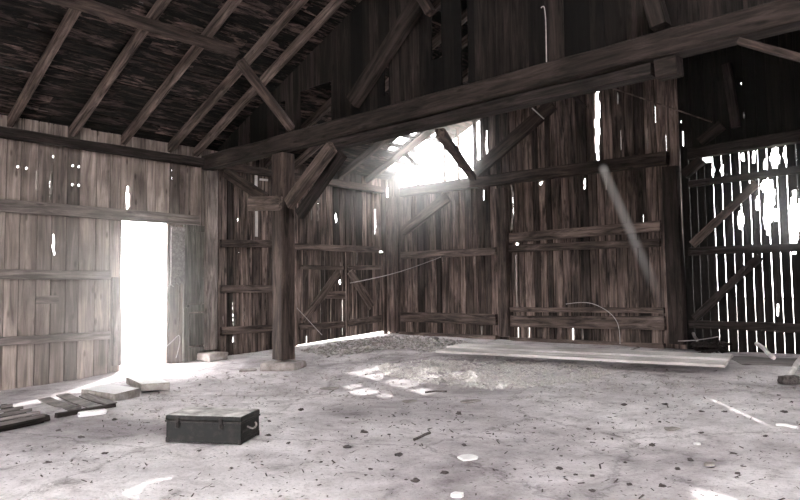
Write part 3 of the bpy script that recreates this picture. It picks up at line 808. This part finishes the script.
# bent metal grate
def grate():
    o0 = onF(0, 428)
    c = onF(20, 417)
    g = empty('slatted_grate', (c.x, c.y, floor_z(c.x, c.y) + 0.015), 'low slatted wooden grate with pale slats lying by the picture edge', 'grate')
    bpy.context.view_layer.update(); inv = g.matrix_world.inverted()
    z = floor_z(c.x, c.y)
    rows = [((-40, 416), (14, 406)), ((-40, 420), (25, 408.5)), ((-40, 424), (33, 411)), ((-40, 428.5), (41, 413.5)), ((-40, 434), (46, 416.5))]
    for a, b in rows:
        p, q = onZ(*a, z + 0.10), onZ(*b, z + 0.10)
        t = timber('slat', p, q, 0.024, 0.03, (0, 0, 1), M_GREYP, g, jit=0.004)
    for f in (0.35, 0.8):
        pts = [onZ(a[0] + (b[0] - a[0]) * f, a[1] + (b[1] - a[1]) * f, z + 0.05) for a, b in (rows[0], rows[-1])]
        timber('cross_bearer', Vector((pts[0].x, pts[0].y, z + 0.02)), Vector((pts[1].x, pts[1].y, z + 0.02)), 0.06, 0.075, (0, 0, 1), M_DARKT, g, jit=0.004)
    cs = [onZ(x, y, z + 0.02) for x, y in ((-40, 419), (16, 411), (44, 421), (-40, 440))]
    bm = bmesh.new(); v0 = [bm.verts.new(inv @ Vector((c.x, c.y, z + 0.004))) for c in cs]; v1 = [bm.verts.new(inv @ Vector((c.x, c.y, z + 0.016))) for c in cs]
    bm.faces.new(v0); bm.faces.new(v1[::-1])
    for k in range(4): bm.faces.new((v0[k], v0[(k+1) % 4], v1[(k+1) % 4], v1[k]))
    bm_obj('gap_shade_sheet', bm, M_DARKT, g)  # dark sheet added as the shade in the gaps between the slats
    a, b = rows[-1]
    p, q = onZ(a[0], a[1] + 4, z + 0.02), onZ(b[0] + 4, b[1] + 3.2, z + 0.02)
    timber('front_bearer', Vector((p.x, p.y, z + 0.02)), Vector((q.x, q.y, z + 0.02)), 0.07, 0.055, (0, 0, 1), M_DARKT, g, jit=0.006)
grate()
# warped boards
def warped(a, b, w, lift, bow, mat, label, th=0.016):
    p, q = onF(*a), onF(*b)
    ax = q - p; Ln = ax.length; ax.normalize(); sd = Vector((-ax.y, ax.x, 0)).normalized()
    bm = bmesh.new(); n = 14; rows = []
    for i in range(n + 1):
        t = i / n
        c = ax * (Ln * t); z = lift * (1 - t) + bow * 4 * t * (1 - t)
        row = []
        for s, dz in ((-0.5, 0.0), (0.5, 0.012)):
            for k in (0, th):
                row.append(bm.verts.new(c + sd * (s * w) + Vector((0, 0, z + dz + k))))
        rows.append(row)
    for i in range(n):
        A_, B2 = rows[i], rows[i+1]
        for x, y in ((0, 1), (1, 3), (3, 2), (2, 0)): bm.faces.new((A_[x], A_[y], B2[y], B2[x]))
    bm.faces.new(rows[0]); bm.faces.new(rows[-1])
    o = bm_obj('warped_board', bm, mat); o.location = (p.x, p.y, p.z + 0.016)
    return tag(o, label, 'board', 'warped boards by the slabs')
warped((44, 404), (75, 412), 0.13, 0.035, -0.008, M_SHEET, 'warped dark board nearest the slatted grate')
warped((62, 401), (96, 410), 0.13, 0.05, -0.012, M_SHEET, 'curled dark board in the middle of the warped heap')
warped((84, 401), (112, 406.5), 0.12, 0.04, -0.01, M_GREYP, 'warped grey board closest to the pale slab')
a, b = onF(54, 419.5), onF(116, 408.2)
tag(timber('old_batten', (a.x, a.y, a.z + 0.012), (b.x, b.y, b.z + 0.012), 0.05, 0.045, (0, 0, 1), M_DARKT), 'dark batten lying along the front of the warped boards', 'board')
a, b = onF(78, 417.5), onF(106, 413.8)
o = rock('broken_tile', ((a.x + b.x) / 2, (a.y + b.y) / 2, a.z + 0.0), ((b - a).length, 0.09, 0.05), math.atan2(b.y - a.y, b.x - a.x), M_WHITE, 'long white fragment lying in front of the dark batten', 'fragment', seed=8)

# long planks by the gable wall
def plank(n0, n1, f0, f1, z0, z1, th, mat, label):
    """n = near edge pixel ends, f = far edge pixel ends, at top heights z0 (first end) and z1"""
    P_ = [onZ(*n0, z0), onZ(*n1, z1), onZ(*f1, z1), onZ(*f0, z0)]
    c0, c1 = (P_[0] + P_[3]) / 2, (P_[1] + P_[2]) / 2
    ax = (c1 - c0).normalized()
    def wd(u, v): d = v - u; return (d - ax * d.dot(ax)).length
    w = 0.5 * (wd(P_[0], P_[3]) + wd(P_[1], P_[2]))
    o = timber('long_plank', c0 - Vector((0, 0, th)), c1 - Vector((0, 0, th)), w, th, (0, 0, 1), mat, jit=0.006)
    return tag(o, label, 'plank', 'long planks by the gable wall')
zp = floor_z(-5, 9.5) + 0.15
plank((438, 350.5), (727, 365), (446, 347.5), (730, 360.6), zp, zp - 0.01, 0.035, M_PALE, 'near one of the two long pale planks laid before the gable wall')
plank((450, 346.1), (731.5, 358.9), (458, 343), (735, 354), zp + 0.004, zp - 0.006, 0.035, M_PALE, 'far one of the two long pale planks laid before the gable wall')
zp2 = floor_z(-3, 9.0) + 0.06
plank((728, 363), (830, 365), (735, 356), (830, 357), zp2, zp2, 0.035, M_GREYP, 'grey plank end continuing beyond the long pale planks')
for (px, py), lab in (((480, 352), 'first'), ((590, 359), 'second'), ((690, 364), 'third')):
    p = onZ(px, py - 4, floor_z(-5, 9.3) + 0.05)
    z = floor_z(p.x, p.y)
    rock('support_block', (p.x, p.y, z - 0.015), (0.16, 0.32, max(0.05, zp - 0.05 - z)), 0.1, M_STONE, 'small %s block propping the long pale planks off the floor, counted from the corner' % lab, 'stone', 'blocks under the long planks', seed=px)
def stick(a, b, r, label, mat=M_GREYP, za=0.02, zb=0.02, name='stick', cat='stick'):
    p, q = onF(*a), onF(*b)
    p = p + Vector((0, 0, za)); q = q + Vector((0, 0, zb))
    m1 = p.lerp(q, 0.35) + Vector((0.02, 0.01, 0.01)); m2 = p.lerp(q, 0.7) + Vector((-0.015, 0.01, 0.0))
    o = tube(name, [p, m1, m2, q], r, mat); return tag(o, label, cat)
stick((757, 354), (774, 365), 0.03, 'pale stick lying across the grey plank end', M_PALE, 0.16, 0.10)
stick((690, 346), (698, 354), 0.025, 'short stick leaning at the foot of the dark post', M_GREYP, 0.28, 0.22)
stick((414, 442), (430, 435), 0.012, 'thin dark twig on the open floor', M_CLOD)
stick((425, 394), (447, 393), 0.012, 'dark stick at the edge of the straw litter', M_CLOD)
stick((776, 427), (798, 430), 0.014, 'white splinter of wood on the floor by the picture edge', M_WHITE)
stick((786, 381), (803, 370), 0.035, 'thick pale stick end poking into the picture', M_PALE, 0.03, 0.16)
p = onF(789, 383); rock('dark_lump', (p.x, p.y, p.z - 0.01), (0.2, 0.14, 0.09), 0.6, M_CLOD, 'dark lump under the thick pale stick end', 'lump', seed=9)
stick((600, 363), (640, 350), 0.012, 'thin twig poking out under the long pale planks', M_GREYP, 0.02, 0.05)
# fragments
def flatpiece(c, r, h, mat, label, seed, name='flat_fragment', sq=0.75):
    p = onF(*c); rg = random.Random(seed); bm = bmesh.new(); n = 9
    pts = [(r * rg.uniform(0.8, 1.1) * math.cos(2 * PI * i / n), r * sq * rg.uniform(0.8, 1.1) * math.sin(2 * PI * i / n)) for i in range(n)]
    v0 = [bm.verts.new((x, y, 0)) for x, y in pts]; v1 = [bm.verts.new((x * 0.95, y * 0.95, h)) for x, y in pts]
    bm.faces.new(v0[::-1]); bm.faces.new(v1)
    for i in range(n): bm.faces.new((v0[i], v0[(i+1) % n], v1[(i+1) % n], v1[i]))
    o = bm_obj(name, bm, mat); o.location = (p.x, p.y, p.z + 0.004); o.rotation_euler = (0.03, 0.02, rg.uniform(0, 1) + YAW); return tag(o, label, 'fragment')
flatpiece((468, 459), 0.10, 0.014, M_WHITE, 'large white flat fragment on the open floor before the straw litter', 1)
flatpiece((457, 497), 0.045, 0.02, M_WHITE, 'white crumb at the bottom edge of the picture', 2)
flatpiece((672, 430), 0.085, 0.014, M_SLAB, 'pale flat fragment on the floor in front of the dark post', 3)
flatpiece((697, 445), 0.035, 0.014, M_WHITE, 'little white chip just in front of the pale flat fragment', 4)
flatpiece((710, 466), 0.045, 0.018, M_SLAB, 'pale stone chip among dark clods near the picture corner', 5)
flatpiece((410, 402), 0.11, 0.01, M_SLAB, 'pale worn flake on the floor before the straw litter', 6)
flatpiece((470, 402), 0.17, 0.012, M_SLAB, 'long pale flake pointing at the straw litter', 7, sq=0.4)
flatpiece((330, 389), 0.14, 0.01, M_SLAB, 'pale flake on the floor midway to the thick post', 8)
# dark clods and leaves
def clod_mesh(seed):
    bm = bmesh.new(); bmesh.ops.create_icosphere(bm, subdivisions=3, radius=0.8)
    for v in bm.verts:
        n = noise.noise_vector(v.co * 1.7 + Vector((seed * 3.3, 0, seed)))
        v.co += n * 0.8 + noise.noise_vector(v.co * 4 + Vector((seed, 0, 0))) * 0.35; v.co.z = v.co.z * 0.55 + 0.2
    me = bpy.data.meshes.new('clod'); bm.to_mesh(me); bm.free()
    me.materials.append(M_CLOD); return me
clods = [clod_mesh(i) for i in range(5)]
rg = random.Random(77)
spots = [(428, 421), (533, 427), (587, 431), (427, 380), (253, 464), (515, 469), (367, 476), (405, 480), (414, 482), (444, 472), (470, 470), (664, 487), (700, 435), (652, 447), (690, 462), (677, 470), (736, 475), (703, 434), (425, 403),
         (366, 399), (360, 393), (315, 434), (316, 441), (268, 421), (288, 444), (266, 436), (365, 431), (390, 436), (345, 447), (308, 450), (233, 467), (320, 485), (369, 471), (437, 409), (457, 413), (452, 437), (464, 447), (560, 470), (575, 475), (592, 476), (625, 462),
         (630, 486), (593, 490), (622, 404), (646, 408), (660, 421), (664, 406), (725, 412), (742, 410), (700, 413), (731, 428), (765, 437), (773, 449), (735, 453), (780, 396), (766, 407), (785, 413), (668, 394), (742, 394), (610, 417), (603, 440), (560, 456), (524, 415),
         (396, 412), (341, 380), (348, 417), (302, 409), (280, 404), (322, 463), (200, 452), (106, 455), (60, 430), (30, 447), (48, 462), (80, 439), (115, 421), (130, 425), (155, 405), (400, 455)]
for i, (x, y) in enumerate(spots):
    p = onF(x + rg.uniform(-2, 2), y + rg.uniform(-1.5, 1.5))
    o = bpy.data.objects.new('dirt_clod', clods[i % 5]); COL.objects.link(o)
    s = rg.choice((0.012, 0.015, 0.018, 0.022, 0.03))
    o.location = (p.x, p.y, p.z + 0.002); o.scale = (s * rg.uniform(0.8, 1.6), s, s * rg.uniform(0.5, 0.9)); o.rotation_euler = (0, 0, rg.uniform(0, 6.28))
    tag(o, 'small dark clod or dead leaf scattered on the pale floor', 'clod', 'dark clods on the floor')

# straw litter patch (stuff) and the rubble at the corner
for k, (x, y, s, lab) in enumerate(((376, 346, 0.16, 'broken stone among the rubble at the double gate'), (388, 345, 0.12, 'rounded stone beside the foot of the corner post'), (410, 343, 0.14, 'pale stone at the gable sill near the corner'), (428, 346, 0.12, 'stone lying between the corner rubble and the long planks'), (358, 350, 0.10, 'small stone in front of the double gate'), (402, 349, 0.09, 'smallest stone in front of the corner rubble'))):
    p = onF(x, y); rock('rubble_stone', (p.x, p.y, p.z - 0.015), (s, s * 0.7, s * 0.55), k, M_STONE, lab, 'stone', 'stones at the corner', seed=20 + k)

TAKEN = []; AVOID = []
def in_poly(x, y, Q):
    c = False
    for i in range(len(Q)):
        a, b = Q[i], Q[i-1]
        if (a.y > y) != (b.y > y) and x < (b.x - a.x) * (y - a.y) / (b.y - a.y) + a.x: c = not c
    return c
bpy.context.view_layer.update()
for o in list(S.objects):
    if o.type == 'MESH' and o.get('kind') not in ('structure', 'stuff'):
        ps = [o.matrix_world @ Vector(c) for c in o.bound_box]
        lo = Vector([min(p[i] for p in ps) for i in range(3)]); hi = Vector([max(p[i] for p in ps) for i in range(3)])
        if lo.z < 0.32 and (hi - lo).xy.length < 1.6:
            AVOID.append(((lo.x + hi.x) / 2, (lo.y + hi.y) / 2, (hi - lo).xy.length / 2 * 0.9))
def litter(name, poly_px, n, smin, smax, mat, label, seed, flat=0.3, lift=0.02, own=True):
    rg = random.Random(seed); bm = bmesh.new()
    P_ = [onF(*p) for p in poly_px]
    x0, x1 = min(p.x for p in P_), max(p.x for p in P_); y0, y1 = min(p.y for p in P_), max(p.y for p in P_)
    def inside(x, y):
        c = False
        for i in range(len(P_)):
            a, b = P_[i], P_[i-1]
            if (a.y > y) != (b.y > y) and x < (b.x - a.x) * (y - a.y) / (b.y - a.y) + a.x: c = not c
        return c
    k = 0; tries = 0
    def blocked(x, y):
        if any((x - a) ** 2 + (y - b) ** 2 < (r + smax * 3) ** 2 for a, b, r in AVOID): return True
        return any(in_poly(x, y, Q) for Q in TAKEN)
    while k < n and tries < n * 20:
        tries += 1
        x, y = rg.uniform(x0, x1), rg.uniform(y0, y1)
        if not inside(x, y) or blocked(x, y): continue
        if noise.noise(Vector((x * 1.5, y * 1.5, seed))) < rg.uniform(-0.6, 0.1): continue
        k += 1
        s = rg.uniform(smin, smax); l = s * rg.uniform(1, 3.2)
        M_ = Matrix.Translation((x, y, floor_z(x, y) + rg.uniform(0, lift))) @ Matrix.Rotation(rg.uniform(0, 6.28), 4, 'Z') @ Matrix.Rotation(rg.uniform(-0.5, 0.5), 4, 'Y') @ Matrix.Rotation(rg.uniform(-0.6, 0.6), 4, 'X')
        vs = [bm.verts.new(M_ @ Vector((sx * l, sy * s * rg.uniform(0.6, 1), sz * s * flat))) for sx, sy, sz in ((-1, -1, 0), (1, -0.7, 0), (0.8, 1, 0), (-1, 0.8, 0), (0, 0, 1.2), (0, 0, -1))]
        for i in range(4):
            bm.faces.new((vs[i], vs[(i+1) % 4], vs[4])); bm.faces.new((vs[(i+1) % 4], vs[i], vs[5]))
    cen = sum(P_, Vector()) / len(P_)
    if own: TAKEN.append([cen + (p - cen) * 1.05 for p in P_])
    o = bm_obj(name, bm, mat); tag(o, label, None, None, 'stuff'); return o
litter('straw_litter', [(378, 366), (420, 361), (520, 362), (600, 366), (612, 374), (585, 382), (555, 386), (490, 390), (430, 384), (385, 376)], 3200, 0.008, 0.024, M_CHIP, 'patch of pale straw and wood chips before the long planks', 4)
TAKEN.append([onF(*p) for p in ((196, 372), (390, 350), (640, 368), (800, 372), (800, 396), (640, 400), (300, 400), (120, 420), (150, 392))])
litter('dust_crumbs', [(120, 500), (0, 470), (0, 440), (140, 410), (420, 395), (800, 400), (800, 500)], 1300, 0.003, 0.009, M_CLOD, 'fine dark crumbs strewn over the near floor', 6)
litter('corner_rubble', [(300, 352), (345, 344), (388, 338), (420, 339), (470, 345), (436, 352), (380, 352), (330, 358)], 700, 0.014, 0.045, M_RUBBLE, 'heap of grey rubble and chaff at the corner by the double gate', 7, 0.6, 0.07)
litter('post_debris', [(686, 349), (700, 346), (722, 348), (726, 354), (700, 355)], 160, 0.02, 0.05, M_DARKT, 'tangled heap of debris at the foot of the dark post', 8, 0.7, 0.15)
del TAKEN[1:3]
litter('chaff_litter', [(200, 374), (390, 350), (640, 368), (800, 372), (800, 396), (640, 400), (300, 400), (120, 420), (150, 392)], 1500, 0.005, 0.016, M_RUBBLE, 'thin grey chaff strewn over the middle of the floor', 5)
# ------------------------------------------------------------------ WIRES, ROD, TWINE
a, b = onL(350, 283, 0.14), onB(441, 257, 0.12)
o = tube('slack_wire', [a, a.lerp(b, 0.35) + Vector((0, 0, -0.07)), a.lerp(b, 0.7) + Vector((0, 0, -0.06)), b], 0.009, M_WIRE); tag(o, 'slack pale wire strung from the double gate to the gable wall', 'wire')
a, b = onB(600, 84, 0.3), onB(712, 122, 0.3)
o = tube('thin_rod', [a, b], 0.012, M_RAIL); tag(o, 'long thin rod slanting across the dark gable', 'rod')
pts = [onB(x, y, 0.18) for x, y in ((566, 304), (585, 301), (602, 307), (614, 316), (620, 328), (620, 344))]
o = tube('wire_loop', pts, 0.007, M_WIRE); tag(o, 'bent wire arching before the low rails of the gable wall', 'wire')
pts = [onY(x, y, BY - 0.25) for x, y in ((541, 8), (544, 4), (545.5, 16), (546, 30), (546.5, 62))]
o = tube('hanging_twine', pts, 0.006, M_WIRE); tag(o, 'frayed pale twine hanging down in front of the partition', 'twine')
pts = [onB(x, y, 0.3) for x, y in ((678, 341), (690, 341), (712, 338), (720, 336), (719, 340))]
o = tube('bent_wire', pts, 0.007, M_WIRE); tag(o, 'bent wire sticking out at the foot of the dark post', 'wire')
pts = [onL(x, y, 0.3) for x, y in ((297, 308), (310, 322), (322, 335))]
o = tube('bent_wire', pts, 0.006, M_WIRE); tag(o, 'thin wire slanting over the near leaf of the double gate', 'wire')
pts = [onL(x, y, 0.25) for x, y in ((160, 352), (172, 342), (180, 333), (180, 345), (176, 358))]
o = tube('bent_wire', pts, 0.006, M_WIRE); tag(o, 'wire looping before the panelled door', 'wire')
# splintered board hanging in the roof hole
a, b = onR(405, 153, 0.25), onR(424, 172, 0.35)
o = timber('splintered_board', a, b, 0.12, 0.03, (0.3, -0.6, -0.6), M_DARKT, taper=0.6); tag(o, 'splintered board dangling in the bright roof hole', 'board')
a, b = onB(532, 108, 0.3), onB(544, 119, 0.3)
o = tube('thin_lath', [a, b], 0.012, M_PALE); tag(o, 'pale thin lath hanging in a corner of the gable brace', 'lath')

# ------------------------------------------------------------------ HAZE AND LIGHT
def volume_mat(name, dens, g, col=(1, 1, 1)):
    m = bpy.data.materials.new(name); m.use_nodes = True; nt = m.node_tree
    nt.nodes.remove(nt.nodes['Principled BSDF'])
    v = N(nt, 'ShaderNodeVolumeScatter'); v.inputs['Density'].default_value = dens; v.inputs['Anisotropy'].default_value = g; v.inputs['Color'].default_value = (*col, 1)
    nt.links.new(v.outputs[0], nt.nodes['Material Output'].inputs['Volume'])
    return m
bm = bmesh.new()
box_bm(bm, -A - 0.9, RIGHT + 0.9, FRONT - 0.9, B + 0.9, -0.5, 9.4)
hm = volume_mat('haze', 0.004, 0.5)
nt = hm.node_tree; L = nt.links.new
tc = N(nt, 'ShaderNodeTexCoord')
dens = None
for c, rad, amt in ((Vector((-A + 0.6, onL(55, 290).y, 1.3)), 2.5, 0.10), (onB(418, 165, 0.7), 3.2, 0.085), (onB(778, 205, 0.2), 1.3, 0.07)):  # denser spots in the haze stand in for the glow around the openings
    dn = N(nt, 'ShaderNodeVectorMath', operation='DISTANCE'); dn.inputs[1].default_value = c
    L(tc.outputs['Object'], dn.inputs[0])
    mr = N(nt, 'ShaderNodeMapRange', interpolation_type='SMOOTHSTEP'); mr.inputs[1].default_value = 0; mr.inputs[2].default_value = rad; mr.inputs[3].default_value = amt; mr.inputs[4].default_value = 0
    L(dn.outputs['Value'], mr.inputs[0])
    ad = N(nt, 'ShaderNodeMath', operation='ADD'); ad.inputs[1].default_value = 0.0002
    L(mr.outputs[0], ad.inputs[0])
    if dens is not None: L(dens, ad.inputs[1])
    dens = ad.outputs[0]
L(dens, [n for n in nt.nodes if n.type == 'VOLUME_SCATTER'][0].inputs['Density'])
hz = bm_obj('dust_haze', bm, hm); tag(hz, 'thin bright dust haze hanging in the barn air, made denser by the openings to imitate their glow', None, None, 'stuff')
# added tube of dense dust, shaped and faded to draw the sun shaft
bm = bmesh.new()
sd = SUN.cross(Vector((0, 0, 1))).normalized(); up2 = sd.cross(SUN).normalized()
st_ = HOLE + SUN * 0.55; ln = (SHAFT_END - HOLE).length - 0.45
r0 = []; n = 10
for k in range(8):
    t = k / 7; c = st_ + SUN * (ln * t); rad = 0.10 + 0.012 * t
    r0.append([bm.verts.new(c + sd * rad * math.cos(2 * PI * j / n) + up2 * rad * 1.3 * math.sin(2 * PI * j / n)) for j in range(n)])
for k in range(7):
    for j in range(n): bm.faces.new((r0[k][j], r0[k][(j+1) % n], r0[k+1][(j+1) % n], r0[k+1][j]))
bm.faces.new(r0[0]); bm.faces.new(r0[-1])
sh = bm_obj('dust_shaft', bm, volume_mat('shaft_dust', 1.6, 0.0)); nt = sh.data.materials[0].node_tree; L = nt.links.new
def VM(op, *ins):
    n = N(nt, 'ShaderNodeVectorMath', operation=op)
    for k, v in enumerate(ins):
        if v is None: continue
        if isinstance(v, (Vector, tuple)): n.inputs[k].default_value = v
        else: L(v, n.inputs[k])
    return n
tc = N(nt, 'ShaderNodeTexCoord')
v = VM('SUBTRACT', tc.outputs['Object'], HOLE)
dt = VM('DOT_PRODUCT', v.outputs[0], SUN)
ax_ = VM('SCALE', SUN); L(dt.outputs['Value'], ax_.inputs['Scale'])
rd = VM('LENGTH', VM('SUBTRACT', v.outputs[0], ax_.outputs[0]).outputs[0])
m1 = N(nt, 'ShaderNodeMapRange'); m1.inputs[1].default_value = 0.3; m1.inputs[2].default_value = ln + 0.2; m1.inputs[3].default_value = 4.5; m1.inputs[4].default_value = 0.15
L(dt.outputs['Value'], m1.inputs[0])
m2 = N(nt, 'ShaderNodeMapRange', interpolation_type='SMOOTHSTEP'); m2.inputs[1].default_value = 0.02; m2.inputs[2].default_value = 0.11; m2.inputs[3].default_value = 1; m2.inputs[4].default_value = 0
L(rd.outputs['Value'], m2.inputs[0])
mm = N(nt, 'ShaderNodeMath', operation='MULTIPLY'); L(m1.outputs[0], mm.inputs[0]); L(m2.outputs[0], mm.inputs[1])
L(mm.outputs[0], [n for n in nt.nodes if n.type == 'VOLUME_SCATTER'][0].inputs['Density'])
tag(sh, 'dusty shaft of sunlight slanting from the tall slit', None, None, 'stuff')

W = bpy.data.worlds.new('World'); S.world = W; W.use_nodes = True
nt = W.node_tree; bg = nt.nodes['Background']
bg.inputs['Color'].default_value = (1.0, 0.985, 0.98, 1); bg.inputs['Strength'].default_value = 14.0
sun = bpy.data.lights.new('sun', 'SUN'); sun.energy = 4.5; sun.angle = math.radians(0.35); sun.color = (1, 0.97, 0.94)
so = bpy.data.objects.new('sun', sun); COL.objects.link(so)
so.rotation_euler = SUN.to_track_quat('-Z', 'Y').to_euler()

S.view_settings.view_transform = 'Standard'; S.view_settings.look = 'None'; S.view_settings.gamma = 1.0; S.view_settings.use_curve_mapping = False
S.view_settings.exposure = 0.85
cy = S.cycles
cy.max_bounces = 8; cy.diffuse_bounces = 5; cy.volume_bounces = 1; cy.transparent_max_bounces = 12
cy.volume_step_rate = 0.15
cy.caustics_reflective = False; cy.caustics_refractive = False
cy.use_denoising = True
print('SUN', SUN, 'trunk', tL, tD, 'patches', [tuple(round(v, 2) for v in q) for q in PATCH])
